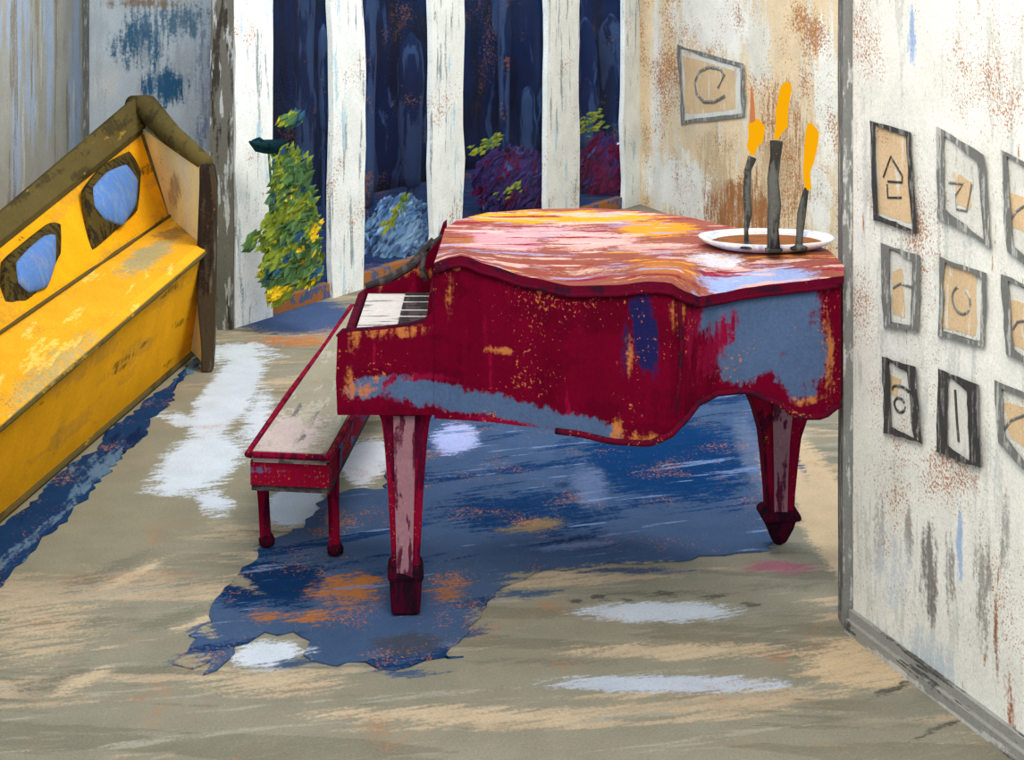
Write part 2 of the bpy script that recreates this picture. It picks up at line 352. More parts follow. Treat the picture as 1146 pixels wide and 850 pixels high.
m = Mat('ivory', (200, 196, 194), dirn='x'); m.strokes((120, 118, 124), 'x', 30, .5, .6, .8); m.grain(.3, (150, 60, 80)); M_ivory = m.done()
m = Mat('leg_mauve', (142, 104, 116)); m.strokes((84, 30, 52), 'z', 30, .5, .6, .8); m.grain(.3, (176, 150, 120)); M_mauve = m.done()
M_foot = plain('leg_foot_dark', (60, 8, 30), .2, (28, 12, 24))
m = Mat('seat_cloth', (140, 136, 120)); c = G(318, 488, .38); m.patch((182, 168, 166), c, (.16, .35), 0, soft=.7, k=.9)
m.strokes((104, 102, 100), 'y', 16, .56, .66, .8, rot=(0, 0, -.1)); m.strokes((160, 156, 144), 'y', 18, .56, .64, .7, off=5); m.grain(.3); M_seat = m.done()
m = Mat('apron', (128, 8, 42)); m.strokes((80, 88, 128), 'x', 10, .48, .58, .9); m.grain(.5); M_apron = m.done()
M_crimleg = plain('bench_crimson', (122, 8, 42), .4, (70, 8, 36))

# settee -------------------------------------------------------
m = Mat('settee_yellow', (226, 160, 22)); m.strokes((204, 146, 40), 'y', 7, .5, .6, .7, off=2); m.strokes((128, 96, 24), 'y', 12, .62, .7, .55, off=7, stretch=9); m.grain(.42, (150, 110, 50)); M_yel = m.done()
m = Mat('settee_seat', (222, 160, 36)); 
for px, py, r1, r2, col, k in ((165, 285, .09, .40, (166, 150, 104), .95), (60, 385, .07, .5, (176, 156, 100), .7), (195, 262, .10, .18, (160, 120, 60), .8)):
    c = G(px, py, .53); m.patch(col, c, (r1, r2), -.1, soft=.6, k=k, rag=.7)
m.strokes((226, 190, 90), 'y', 14, .56, .64, .7, off=5); m.grain(.45, (140, 120, 90)); M_yseat = m.done()
m = Mat('settee_pale', (255, 244, 188)); m.strokes((255, 250, 220), 'z', 12, .5, .6, .6); c = P(194, 215, 8.4); m.patch((190, 178, 146), c, (.05, .12), .3, axis='xz', soft=.7, k=.8); m.grain(.25); M_ypale = m.done()
m = Mat('settee_rail', (88, 78, 44)); m.strokes((66, 58, 36), 'y', 9, .48, .6, .85); m.strokes((150, 120, 44), 'y', 14, .6, .68, .7, off=4); m.grain(.45, (140, 84, 48)); M_olive = m.done()
m = Mat('settee_post', (70, 60, 46)); m.strokes((110, 104, 94), 'z', 14, .5, .6, .8); m.strokes((42, 34, 30), 'z', 10, .5, .6, .8, off=4); m.grain(.3); M_pst = m.done()
M_cush = plain('cushion_blue', (84, 122, 182), .4, (104, 130, 172)); M_cushb = plain('cushion_border', (74, 62, 28), .3, (40, 34, 24))

# candles, dish ---------------------------------------------------------------
m = Mat('dish_white', (222, 220, 220)); m.strokes((176, 184, 220), 'x', 18, .55, .65, .7); m.grain(.35); M_dish = m.done()
M_dishin = plain('dish_inside', (146, 92, 56), .3, (120, 76, 48), 'x')
M_stick = plain('candle_black', (54, 54, 52), .2, (92, 94, 90))
def flame_mat(name, col):
    m = bpy.data.materials.new(name); m.use_nodes = True; b = m.node_tree.nodes['Principled BSDF']
    b.inputs['Base Color'].default_value = (0, 0, 0, 1); b.inputs['Specular IOR Level'].default_value = 0; b.inputs['Emission Color'].default_value = lin(col); b.inputs['Emission Strength'].default_value = 1.0; b.inputs['Roughness'].default_value = 1
    return m
M_flame = flame_mat('flame', (250, 174, 14))
M_wisp = flame_mat('flame_tip', (206, 128, 80))
# plants ----------------------------------------------------------------------
def foliage_mat(name, base, cols):
    m = Mat(name, base)
    for i, (c, lo) in enumerate(cols): m.mix(m.rng(m.noise(m.mapping(m.pos, (i*3.1, 0, 0), (0, .7, 0), (1, 1, 2)), 11, 2).outputs['Fac'], lo, lo+.06), c)
    m.grain(.2); return m.done()
M_green = foliage_mat('leaf_green', (74, 106, 66), [((120, 138, 52), .48), ((216, 184, 40), .57), ((44, 78, 104), .60)])
M_blueb = foliage_mat('leaf_blue', (112, 146, 180), [((150, 180, 204), .50), ((84, 114, 156), .57)])
M_purp = foliage_mat('leaf_purple', (64, 44, 98), [((92, 16, 60), .53), ((70, 90, 142), .60)])
M_purp2 = foliage_mat('leaf_crimson', (108, 14, 62), [((64, 40, 96), .52), ((60, 88, 140), .60)])
M_lime = plain('leaf_lime', (150, 150, 44), .2, (96, 122, 60))
M_teal = plain('bowl_teal', (20, 52, 62), .1, (10, 34, 40), 'x')

g = bpy.data.materials.new('window_glass'); g.use_nodes = True; nt = g.node_tree; nt.nodes.clear()
o_ = nt.nodes.new('ShaderNodeOutputMaterial'); t_ = nt.nodes.new('ShaderNodeBsdfTransparent'); gl = nt.nodes.new('ShaderNodeBsdfGlossy'); mx = nt.nodes.new('ShaderNodeMixShader')
t_.inputs[0].default_value = (.93, .96, 1, 1); gl.inputs['Roughness'].default_value = .15; mx.inputs[0].default_value = .012
nt.links.new(t_.outputs[0], mx.inputs[1]); nt.links.new(gl.outputs[0], mx.inputs[2]); nt.links.new(mx.outputs[0], o_.inputs[0])
M_glass = g

# ================================================================ the setting
WALLTOP = 2.9
bm = bmesh.new()
poly = [(-2.25, 2.2), (2.3, 2.2), (2.3, 9.05), (BC.x, BC.y), (WB.x, WB.y), (WA.x, WA.y), (-1.2, 9.9), (-2.25, 9.9)]
hexa(bm, [(x, y, -.1) for x, y in poly], [(x, y, 0) for x, y in poly])
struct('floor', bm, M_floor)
bm = bmesh.new(); hexa(bm, [(-2.35, 2.2, 0), (-2.25, 2.2, 0), (-2.25, 9.9, 0), (-2.35, 9.9, 0)], [(-2.35, 2.2, WALLTOP), (-2.25, 2.2, WALLTOP), (-2.25, 9.9, WALLTOP), (-2.35, 9.9, WALLTOP)])
struct('wall_left', bm, M_grey)
bm = bmesh.new(); slab(bm, (-2.35, 9.9), (-1.36, 9.9), 0, WALLTOP, .1); struct('wall_back', bm, M_pale)
bm = bmesh.new(); slab(bm, (-1.36, 8.74), (-1.345, 9.9), 0, WALLTOP, .02); struct('wall_return', bm, M_pale)
bm = bmesh.new(); slab(bm, WB, BC, 0, WALLTOP, .12); struct('wall_beige', bm, M_beige)
# right wall: free-standing partition that ends at the near corner
n = Vector((-RD.y, RD.x)); n = n if n.y > 0 else -n
a = RA; b = RA+RD*2.2
pts = [a, b, b+n*.14, a+n*.14]
bm = bmesh.new(); hexa(bm, [(p.x, p.y, 0) for p in pts], [(p.x, p.y, WALLTOP) for p in pts]); struct('wall_right', bm, M_white)
bm = bmesh.new()
pts = [a-n*.028, b-n*.028, b-n*.001, a-n*.001]
hexa(bm, [(p.x, p.y, 0) for p in pts], [(p.x, p.y, .035) for p in pts])
pts = [a-n*.014, b-n*.014, b-n*.001, a-n*.001]
hexa(bm, [(p.x, p.y, .035) for p in pts], [(p.x, p.y, .06) for p in pts])
struct('baseboard_right', bm, M_base)
# charcoal corner trims
def trim(i, px, d, w, mat, z0=0, dep=.03, z1=WALLTOP):
    x = (px-CX)*d/F; bm = bmesh.new()
    nseg = 14; L = []
    for k in range(nseg+1):
        z = z0+(z1-z0)*k/nseg; j = .12*w*noise.noise(Vector((px, z*4, 1)))
        L.append([bm.verts.new((x-w/2+j, d, z)), bm.verts.new((x+w/2+j*.6, d, z)), bm.verts.new((x+w/2+j*.6, d+dep, z)), bm.verts.new((x-w/2+j, d+dep, z))])
    for p, q in zip(L, L[1:]):
        for k in range(4): bm.faces.new((p[k], p[(k+1) % 4], q[(k+1) % 4], q[k]))
    bm.faces.new(L[0][::-1]); bm.faces.new(L[-1])
    return struct('trim_%d' % i, bm, mat)
trim(1, 92, 9.85, .06, M_charsoft)
trim(2, 248, 8.66, .105, M_charmix)
o = trim(3, 949, 5.27, .028, M_charsoft, dep=.08)
# window wall: white posts, panes, sill, head
dirW = (WB-WA).normalized(); nW = Vector((-dirW.y, dirW.x)); nW = nW if nW.y > 0 else -nW
posts = [(281, 42), (386, 36), (498, 36), (627, 36), (709, 26)]
pl = []
for i, (px, w) in enumerate(posts):
    p0 = on_wall(px-w/2, 200, WA, WB).xy; p1 = on_wall(px+w/2, 200, WA, WB).xy
    pl.append((p0, p1))
    bm = bmesh.new(); K = 16; L = []
    for k in range(K+1):
        z = WALLTOP*k/K; j = dirW*.03*noise.noise(Vector((i*3.3, z*3, 0))); jj = dirW*.03*noise.noise(Vector((i*3.3+9, z*3, 0)))
        q = [p0+j-nW*.02, p1+jj-nW*.02, p1+jj+nW*.012, p0+j+nW*.012]
        L.append([bm.verts.new((v.x, v.y, z)) for v in q])
    for p, q in zip(L, L[1:]):
        for k in range(4): bm.faces.new((p[k], p[(k+1) % 4], q[(k+1) % 4], q[k]))
    bm.faces.new(L[0][::-1]); bm.faces.new(L[-1])
    struct('trim_%d' % (4+i), bm, M_post)
for i in range(4):
    a, b = pl[i][1]+dirW*-.02, pl[i+1][0]+dirW*.02
    w = bpy.data.objects.new('window_%d' % (i+1), None); C.objects.link(w); w.location = ((a.x+b.x)/2, (a.y+b.y)/2, 0); w['kind'] = 'structure'; WORLD[w.name] = w.location.copy()
    bm = bmesh.new(); slab(bm, a+nW*.02, b+nW*.02, .07, WALLTOP-.1, .006); obj('pane', bm, M_glass, w)
    bm = bmesh.new(); slab(bm, a, b, 0, .07, .05); obj('sill', bm, M_sill, w)
    bm = bmesh.new(); slab(bm, a, b, WALLTOP-.1, WALLTOP, .05); obj('head', bm, M_post, w)
# the garden behind the windows
bm = bmesh.new()
ga = WA+nW*.06-dirW*2.0; gb = WB+nW*.14+dirW*2.0
pts = [ga+dirW*1.9, gb, gb+nW*2.2, ga+nW*2.2+dirW*1.0]
hexa(bm, [(p.x, p.y, -.12) for p in pts], [(p.x, p.y, -.02) for p in pts]); o = struct('ground', bm, M_ground)
bm = bmesh.new(); NX, NZ = 100, 24; grid = []
h0, h1 = WA+nW*1.7-dirW*.1, WB+nW*1.7+dirW*9.5
for side in (0, 1):
    gg = []
    for i in range(NX+1):
        col = []
        for k in range(NZ+1):
            p = h0.lerp(h1, i/NX); z = -.02+2.5*k/NZ
            o_ = .10*noise.noise(Vector((i*.35, k*.25, side*9)))+.05*noise.noise(Vector((i*1.1, k*.6, 4+side*9)))
            q = p+nW*(o_ if side == 0 else .5+o_)
            col.append(bm.verts.new((q.x, q.y, z)))
        gg.append(col)
    grid.append(gg)
for gg in grid:
    for i in range(NX):
        for k in range(NZ): bm.faces.new((gg[i][k], gg[i+1][k], gg[i+1][k+1], gg[i][k+1]))
A0, A1 = grid
for i in range(NX): bm.faces.new((A0[i][NZ], A0[i+1][NZ], A1[i+1][NZ], A1[i][NZ])); bm.faces.new((A0[i][0], A0[i+1][0], A1[i+1][0], A1[i][0]))
for k in range(NZ): bm.faces.new((A0[0][k], A0[0][k+1], A1[0][k+1], A1[0][k])); bm.faces.new((A0[NX][k], A0[NX][k+1], A1[NX][k+1], A1[NX][k]))
hd = obj('night_backdrop', bm, M_night, smooth=True); tag(hd, 'tall navy backdrop for the night behind all the window panes', 'night_backdrop')  # navy backdrop added as the night, hides the pale world

def tree(px, w, ytop, ybot, off, label):
    p = on_wall(px, 200, WA+nW*off, WB+nW*off); d = p.y
    r = w/2*d/F; zt = P(px, ytop, d).z if ytop > 0 else 2.2
    t = thing('slender_tree', (p.x, p.y, -.02), label, 'tree', 'slate blue trees beyond the windows')
    zb = max(.15, P(px, ybot, d).z)
    bm = bmesh.new(); K = 14
    prof = []
    for k in range(K+1):
        u = k/K; rr = r*(.35+.65*math.sin(math.pi*min(1, .12+u*.62)))*(1 if u < .85 else max(.12, 1-((u-.85)/.15)**2*.9))
        prof.append((rr*(1+.18*noise.noise(Vector((px, u*7, 0)))), zb+(zt-zb)*u+.02))
    lathe(bm, (p.x, p.y, 0), prof, 14, wob=.25); obj('crown', bm, M_slate, t, smooth=True)
    bm = bmesh.new(); tube(bm, [(p.x, p.y, -.02), (p.x, p.y, zb+.1)], r*.3, 8); obj('trunk', bm, M_slate, t)
tree(341, 24, -10, 250, .9, 'slate blue tree behind the leftmost window pane, above the hanging plant')
tree(362, 12, 30, 150, 1.2, 'thinnest slate blue tree behind the leftmost pane, close to its right post')
tree(411, 22, -10, 330, .8, 'slate blue tree behind the second pane, beside its left post')
tree(460, 30, 40, 330, 1.0, 'broad slate blue tree behind the second pane, right of the pale blue bush top')
tree(564, 16, -10, 200, .9, 'slim slate blue tree in the middle of the third pane')
tree(590, 20, 100, 230, .8, 'short slate blue tree behind the third pane, above the purple bush')
tree(655, 26, 22, 240, .9, 'slate blue tree behind the rightmost pane, beside its left post')
tree(684, 32, 18, 240, .9, 'slate blue tree behind the rightmost pane, beside the beige wall')

def leaves(bm, c, rad, n, size, tilt=(.5, 0, .8), flat=1, seedv=1, inside=.55):
    rr = random.Random(seedv); c = Vector(c); tl = Vector(tilt).normalized()
    for _ in range(n):
        while True:
            v = Vector((rr.uniform(-1, 1), rr.uniform(-1, 1), rr.uniform(-1, 1)))
            if inside < v.length < 1: break
        p = c+Vector((v.x*rad[0], v.y*rad[1], v.z*rad[2]))
        u = (tl+Vector((rr.gauss(0, .3), rr.gauss(0, .4), rr.gauss(0, .3)))).normalized()
        w = u.cross(Vector((rr.gauss(0, .3), -1, rr.gauss(0, .4)))).normalized()
        s = size*rr.uniform(.7, 1.3); nn = u.cross(w)*s*.12
        a = bm.verts.new(p-u*s*.5); b = bm.verts.new(p+w*s*.2+nn); cc = bm.verts.new(p+u*s*.5); d = bm.verts.new(p-w*s*.2+nn)
        bm.faces.new((a, b, cc)); bm.faces.new((a, cc, d))
def bush(px, py, rx, ry, off, mat, label, limes, name='flowering_bush', seedv=1, cat='bush'):
    p = on_wall(px, py, WA+nW*off, WB+nW*off); k = p.y/F
    t = thing(name, (p.x, p.y, -.02), label, cat)
    bm = bmesh.new(); leaves(bm, p, (rx*k, min(rx*k, off*.5), ry*k), 1100, .07, seedv=seedv, inside=.3)
    lathe(bm, p, [(max(.01, rx*k*.8*math.cos(a)), ry*k*.86*math.sin(a)) for a in [(-.5+i/10)*math.pi for i in range(11)]], 18, sy=min(1, off*.4/(rx*k)), wob=.15)
    obj('foliage', bm, mat, t)
    bm = bmesh.new()
    for i in range(4):
        a = i*1.6; tube(bm, [(p.x+.04*math.cos(a), p.y+.04*math.sin(a), -.02), (p.x+.03*math.cos(a), p.y+.04*math.sin(a), p.z*.5), (p.x+rx*k*.4*math.cos(a), p.y+.1*math.sin(a), p.z)], .012, 6)
    obj('stem', bm, M_slate, t)
    bm = bmesh.new()
    for (qx, qy, ql, qh, cnt, ang) in limes:
        q = on_wall(qx, qy, WA+nW*(off*.45), WB+nW*(off*.45)); kk = q.y/F
        rr = random.Random(cnt)
        for _ in range(cnt):
            s = rr.uniform(-1, 1); h = rr.uniform(-1, 1)*qh
            leaves(bm, q+Vector(((s*ql*math.cos(ang)-h*math.sin(ang))*kk, rr.uniform(-.02, .02), (s*ql*math.sin(ang)+h*math.cos(ang))*kk)), (.03, .01, .03), 1, .045, (math.cos(ang), 0, math.sin(ang)), seedv=rr.randint(0, 9999), inside=0)
    obj('new_leaves', bm, M_lime, t)
bush(448, 276, 42, 58, .45, M_blueb, 'pale blue rounded bush outside the second window pane, behind the piano keyboard', [(442, 240, 22, 3, 40, 1.0)], 'rounded_bush', 3)
bush(575, 208, 48, 44, .5, M_purp, 'wide purple bush with lime tips outside the third pane, behind the piano lid', [(544, 163, 18, 4, 40, .5), (572, 213, 18, 2, 16, .6)], seedv=4)
bush(676, 198, 30, 46, .45, M_purp2, 'crimson and green bush outside the rightmost pane, next to the beige wall', [(656, 140, 24, 10, 90, .3)], seedv=5)

# hanging plant in the first window
hp = P(322, 160, 8.55)
t = thing('hanging_plant', hp, 'trailing yellow-green plant hanging from a dark teal bowl at the leftmost window', 'plant')
bm = bmesh.new(); c = P(300, 163, 8.55); lathe(bm, c, [(.02, -.035), (.06, -.025), (.085, .01), (.09, .02), (.075, .022), (.05, .0)], 20, sy=.6); obj('bowl', bm, M_teal, t, smooth=True)
bm = bmesh.new(); tube(bm, [P(283, 158, 8.62), P(290, 155, 8.6), P(300, 162, 8.55)], .008, 8); obj('bracket', bm, M_teal, t)
bm = bmesh.new()
for (px, py, rx, ry, n_) in ((326, 205, 23, 44, 330), (326, 255, 31, 55, 560), (312, 300, 20, 40, 300), (342, 290, 18, 34, 170), (284, 270, 12, 10, 20), (326, 133, 14, 8, 26)):
    q = P(px, py, 8.5); k = 8.5/F
    leaves(bm, q, (rx*k, .06, ry*k), n_, .075, (.6, 0, .8), seedv=px+py, inside=.0)
obj('foliage', bm, M_green, t)
bm = bmesh.new()
for dx in (-12, 0, 14): tube(bm, [c, P(315+dx, 200, 8.52), P(322+dx, 260, 8.52), P(318+dx, 320, 8.52)], .006, 6)
obj('stem', bm, M_green, t)

# ================================================================ cast shadows laid on the floor as thin blue sheets
def floor_shadow(name, outline, mat, label, z=.005, rag=.014):
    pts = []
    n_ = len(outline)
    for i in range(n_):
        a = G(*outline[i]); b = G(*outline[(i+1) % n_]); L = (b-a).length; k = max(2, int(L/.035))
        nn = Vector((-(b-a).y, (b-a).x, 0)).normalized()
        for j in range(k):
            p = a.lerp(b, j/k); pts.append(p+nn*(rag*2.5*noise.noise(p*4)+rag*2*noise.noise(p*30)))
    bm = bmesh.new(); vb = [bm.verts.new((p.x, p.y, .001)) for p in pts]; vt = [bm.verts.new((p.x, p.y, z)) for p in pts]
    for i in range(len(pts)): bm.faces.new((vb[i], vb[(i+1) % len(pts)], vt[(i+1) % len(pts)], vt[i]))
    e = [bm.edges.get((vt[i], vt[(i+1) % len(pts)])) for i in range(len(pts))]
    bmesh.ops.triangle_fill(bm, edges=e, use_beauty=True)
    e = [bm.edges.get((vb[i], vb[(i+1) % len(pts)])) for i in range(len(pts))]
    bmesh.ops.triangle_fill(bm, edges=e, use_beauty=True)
    o = obj(name, bm, mat); tag(o, label, 'floor_shadow'); return o
floor_shadow('floor_shadow', [(196, 744), (214, 716), (208, 708), (228, 690), (222, 684), (240, 664), (282, 632), (302, 606), (345, 592), (366, 556), (392, 548), (432, 548), (432, 470), (560, 420), (780, 400), (880, 430), (880, 520), (862, 616),
            (760, 628), (660, 634), (600, 640), (552, 668), (520, 722), (506, 730), (520, 738), (478, 742), (440, 752), (410, 744), (372, 748), (345, 734), (352, 716), (328, 708), (296, 708), (262, 724), (252, 744), (230, 756), (236, 740), (214, 750)], M_shadow,
    'large ragged slate and navy blue painted shadow under the piano and bench')
floor_shadow('settee_shadow', [(224, 398), (126, 482), (8, 588), (-150, 720), (-150, 800), (0, 655), (60, 592), (128, 524), (190, 448), (224, 410)], M_setshadow,
    'long narrow navy painted shadow along the front of the yellow settee')

# ================================================================ piano
def interp(tab, x):
    for (x0, *a), (x1, *b) in zip(tab, tab[1:]):
        if x <= x1 or (x1, *b) == tab[-1]:
            u = (x-x0)/(x1-x0); u = max(0, min(1, u)); u = u*u*(3-2*u)*.5+u*.5
            return [p+(q-p)*u for p, q in zip(a, b)]
# near side of the case: px, distance, top row, bottom row
near = [(486, 5.26, 293, 468), (500, 5.25, 287, 469), (518, 5.23, 284, 470), (545, 5.20, 294, 472), (590, 5.16, 308, 477), (640, 5.10, 318, 484), (690, 5.05, 317, 494), (725, 5.02, 313, 496),
        (748, 5.01, 314, 488), (766, 5.04, 324, 470), (782, 5.10, 330, 450), (805, 5.16, 326, 439), (835, 5.18, 320, 437), (865, 5.19, 316, 448), (895, 5.19, 313, 466), (920, 5.19, 310, 466), (940, 5.22, 307, 452)]
far = [(498, 256), (512, 246), (545, 238), (600, 234), (660, 233), (720, 236), (770, 243), (815, 253), (860, 262), (900, 270), (928, 280), (942, 294)]
N = 60
nearp, nearz = [], []
for i in range(N+1):
    px = 486+(940-486)*i/N; d, yt, yb = interp(near, px)
    nearp.append(P(px, yt, d)); nearz.append(P(px, yb, d).z)
fp = [G(x, y, 1.02) for x, y in far]
cum = [0]
for a, b in zip(fp, fp[1:]): cum.append(cum[-1]+(b-a).length)
farp = []
for i in range(N+1):
    s = cum[-1]*i/N
    for j in range(len(fp)-1):
        if s <= cum[j+1]+1e-9:
            farp.append(fp[j].lerp(fp[j+1], (s-cum[j])/(cum[j+1]-cum[j]))); break
piano_o = Vector((.15, 5.55, 0))
piano = thing('grand_piano', piano_o, 'crimson grand piano with pink and gold lid standing over the blue painted shadow', 'piano')
# case
bm = bmesh.new(); LID = .022
c_in = []
tn = [bm.verts.new(p-Vector((0, 0, LID))) for p in nearp]; bn = [bm.verts.new((p.x, p.y, z)) for p, z in zip(nearp, nearz)]
ins = Vector((0, -.012, 0))
tf = [bm.verts.new(p+ins-Vector((0, 0, LID))) for p in farp]; bf = [bm.verts.new((p.x, p.y-.012, .60 if i < 45 else .60+.05*(i-45)/15)) for i, p in enumerate(farp)]
for i in range(N):
    bm.faces.new((bn[i], bn[i+1], tn[i+1], tn[i])); bm.faces.new((bf[i], bf[i+1], tf[i+1], tf[i]))
    bm.faces.new((tn[i], tn[i+1], tf[i+1], tf[i])); bm.faces.new((bn[i], bn[i+1], bf[i+1], bf[i]))
for i in (0, N): bm.faces.new((bn[i], tn[i], tf[i], bf[i]))
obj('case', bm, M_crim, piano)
# lid
bm = bmesh.new(); MR = 10; top, bot = [], []
for i in range(N+1):
    a = nearp[i]+Vector((0, -.018, 0)); b = farp[i]+Vector((0, .004, 0)); rt, rb = [], []
    if i == N: a.x += .008; b.x += .008
    for j in range(MR+1):
        u = j/MR; p = a.lerp(b, u); p.z = a.z+(1.02-a.z)*min(1, u*2.2); rt.append(bm.verts.new(p)); rb.append(bm.verts.new(p-Vector((0, 0, LID-.002))))
    top.append(rt); bot.append(rb)
for i in range(N):
    for j in range(MR):
        f = bm.faces.new((top[i][j], top[i+1][j], top[i+1][j+1], top[i][j+1])); f.material_index = 0
        f = bm.faces.new((bot[i][j], bot[i+1][j], bot[i+1][j+1], bot[i][j+1])); f.material_index = 1
    for j in (0, MR): f = bm.faces.new((top[i][j], top[i+1][j], bot[i+1][j], bot[i][j])); f.material_index = 1
for i in (0, N):
    for j in range(MR): f = bm.faces.new((top[i][j], top[i][j+1], bot[i][j+1], bot[i][j])); f.material_index = 1
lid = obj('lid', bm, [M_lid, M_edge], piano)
# dark moulding under the lid lip, following the near edge
bm = bmesh.new(); tube(bm, [p+Vector((0, -.012, -LID-.004)) for p in nearp], .008, 8); obj('lid_moulding', bm, M_edge, piano, smooth=True)
# dark moulding along the bottom edge
bm = bmesh.new(); tube(bm, [Vector((p.x, p.y-.002, z)) for p, z in zip(nearp, nearz)][18:], .009, 8); obj('bottom_moulding', bm, M_edge, piano, smooth=True)
# vertical moulding where the straight side turns into the curve
bm = bmesh.new()
i0 = min(range(N+1), key=lambda i: abs(nearp[i].x-(757-CX)*5.02/F)); p = nearp[i0]
tube(bm, [Vector((p.x+.004, p.y-.002, p.z-.03)), Vector((p.x+.010, p.y+.0, .85)), Vector((p.x+.004, p.y+.0, .75)), Vector((p.x-.012, p.y-.0, nearz[i0]+.02))], .006, 8); obj('side_moulding', bm, M_edge, piano)
# slate panels on the side
def skin(name, x0, x1, ztop, zbot, mat, th=.006, tp=0, bt=0):
    bm = bmesh.new(); K = 30; A = []
    for i in range(K+1):
        u = i/K; px = x0+(x1-x0)*u; d, yt, yb = interp(near, px)
        zt_, zb_ = P(px, yt, d).z, P(px, yb, d).z
        z1 = ztop(u, zt_, zb_); z0 = zbot(u, zt_, zb_); x = (px-CX)*d/F
        w = .006*noise.noise(Vector((u*14, 0, x0)))
        A.append([bm.verts.new(q) for q in ((x, d-th, z0+w), (x, d-th, z1+w), (x, d+.004, z1+w), (x, d+.004, z0+w))])
    for a, b in zip(A, A[1:]):
        for k in range(4): bm.faces.new((a[k], a[(k+1) % 4], b[(k+1) % 4], b[k]))
    bm.faces.new(A[0][::-1]); bm.faces.new(A[-1])
    return obj(name, bm, mat, piano)
#skin('side_panel', 774, 922, lambda u, a, b: a-.045, lambda u, a, b: b+.02+(.11*max(0, u-.82)/.18)*-.2+.02*(u > .8), M_panel)
#skin('lower_rail', 492, 690, lambda u, a, b: b+.115-.01*u, lambda u, a, b: b+.022, M_rail)
# keyboard end
X0, X1 = P(378, 400, 5.28).x, -.222
Y0, Y1 = 5.265, 6.06
def box(bm, x0, x1, y0, y1, z0, z1): hexa(bm, [(x0, y0, z0), (x1, y0, z0), (x1, y1, z0), (x0, y1, z0)], [(x0, y0, z1), (x1, y0, z1), (x1, y1, z1), (x0, y1, z1)])
bm = bmesh.new(); box(bm, X0+.012, X1+.01, Y0+.03, Y1-.01, .605, .735); obj('key_bed', bm, M_crim, piano)
for nm, ya, yb in (('cheek', Y0, Y0+.045), ('cheek', Y1-.045, Y1)):
    bm = bmesh.new(); fr = ya == Y0
    prof = [(X0, .60), (X0-.004, .70), (X0, .815), (X0+.015, .832), (X0+.12, .838), (X0+.20, .848), (X1-.02, .862), (X1+.003, .90 if fr else .95), (X1+.006, 1.0), (X1+.012, 1.0), (X1+.012, .60)]
    if not fr: prof = [(X0, .60), (X0-.004, .70), (X0, .765), (X0+.02, .78), (X0+.10, .80), (X0+.18, .85), (X1-.02, .93), (X1+.0, .99), (X1+.012, 1.0), (X1+.012, .60)]
    hexa(bm, [(x, ya, z) for x, z in prof], [(x, yb, z) for x, z in prof]); obj(nm, bm, M_crim, piano)
    if fr:
        bm = bmesh.new(); tube(bm, [(x, ya+.01, z+.002) for x, z in prof[2:9]], .007, 8); obj('cheek_moulding', bm, M_edge, piano)
bm = bmesh.new(); box(bm, X0-.002, X0+.022, Y0+.04, Y1-.04, .60, .775); obj('key_slip', bm, M_edge, piano, bevel=.004)
NK = 26; ky0, ky1 = Y0+.05, Y1-.05; kw = (ky1-ky0)/NK
for k in range(NK):
    bm = bmesh.new(); box(bm, X0+.03, X1-.03, ky0+kw*k+.001, ky0+kw*(k+1)-.001, .735, .772); obj('white_key', bm, M_ivory, piano)
for k in range(NK-1):
    if (k % 7) in (2, 6): continue
    y = ky0+kw*(k+1); bm = bmesh.new(); box(bm, X0+.15, X1-.03, y-kw*.2, y+kw*.2, .772, .779); obj('black_key', bm, M_black, piano)
bm = bmesh.new(); hexa(bm, [(X1-.035, ky0, .735), (X1-.02, ky0, .735), (X1-.02, ky1, .735), (X1-.035, ky1, .735)], [(X1-.012, ky0, .93), (X1+.004, ky0, .94), (X1+.004, ky1, .94), (X1-.012, ky1, .93)]); obj('fallboard', bm, M_crim, piano)
bm = bmesh.new(); tube(bm, [(X0+.02, Y1-.03, .79), (X0+.10, Y1-.03, .818), (X0+.17, Y1-.03, .86), (X1-.03, Y1-.03, .94)], [.010, .013, .014, .010], 8); obj('cheek_moulding', bm, M_black, piano)
# curved black music stand arm
bm = bmesh.new(); y = 5.92
tube(bm, [P(477, 314, y), P(472, 300, y), P(475, 285, y), P(484, 272, y), P(494, 264, y), P(500, 268, y)], [.009, .009, .008, .007, .006, .005], 8); obj('music_stand', bm, M_black, piano, smooth=True)
# legs
def piano_leg(c, prof, panel, foot):
    bm = bmesh.new(); square_post(bm, c, prof, .06); lg = obj('leg', bm, M_crimleg, piano, bevel=.004)
    bm = bmesh.new(); A = []
    for (w, z, dy) in panel: A.append([bm.verts.new((c[0]+x, c[1]+yy, z)) for x, yy in ((-w, dy-.006), (w, dy-.006), (w, dy+.02), (-w, dy+.02))])
    for a, b in zip(A, A[1:]):
        for k in range(4): bm.faces.new((a[k], a[(k+1) % 4], b[(k+1) % 4], b[k]))
    bm.faces.new(A[0][::-1]); bm.faces.new(A[-1]); obj('leg_panel', bm, M_mauve, lg)
    bm = bmesh.new(); square_post(bm, c, foot, .06); obj('foot', bm, M_foot, lg, bevel=.003)
c = G(453, 693); c.y += .045; c.z = .0
piano_leg((c.x, c.y, 0), [(.038, .09), (.042, .20), (.050, .36), (.060, .50), (.068, .57), (.080, .602)],
          [(.022, .12, -.044), (.026, .30, -.052), (.030, .46, -.060), (.030, .59, -.080)],
          [(.028, .006), (.040, .014), (.044, .06), (.046, .11), (.052, .115), (.050, .135), (.044, .15)])
c = G(873, 616); c.y += .03
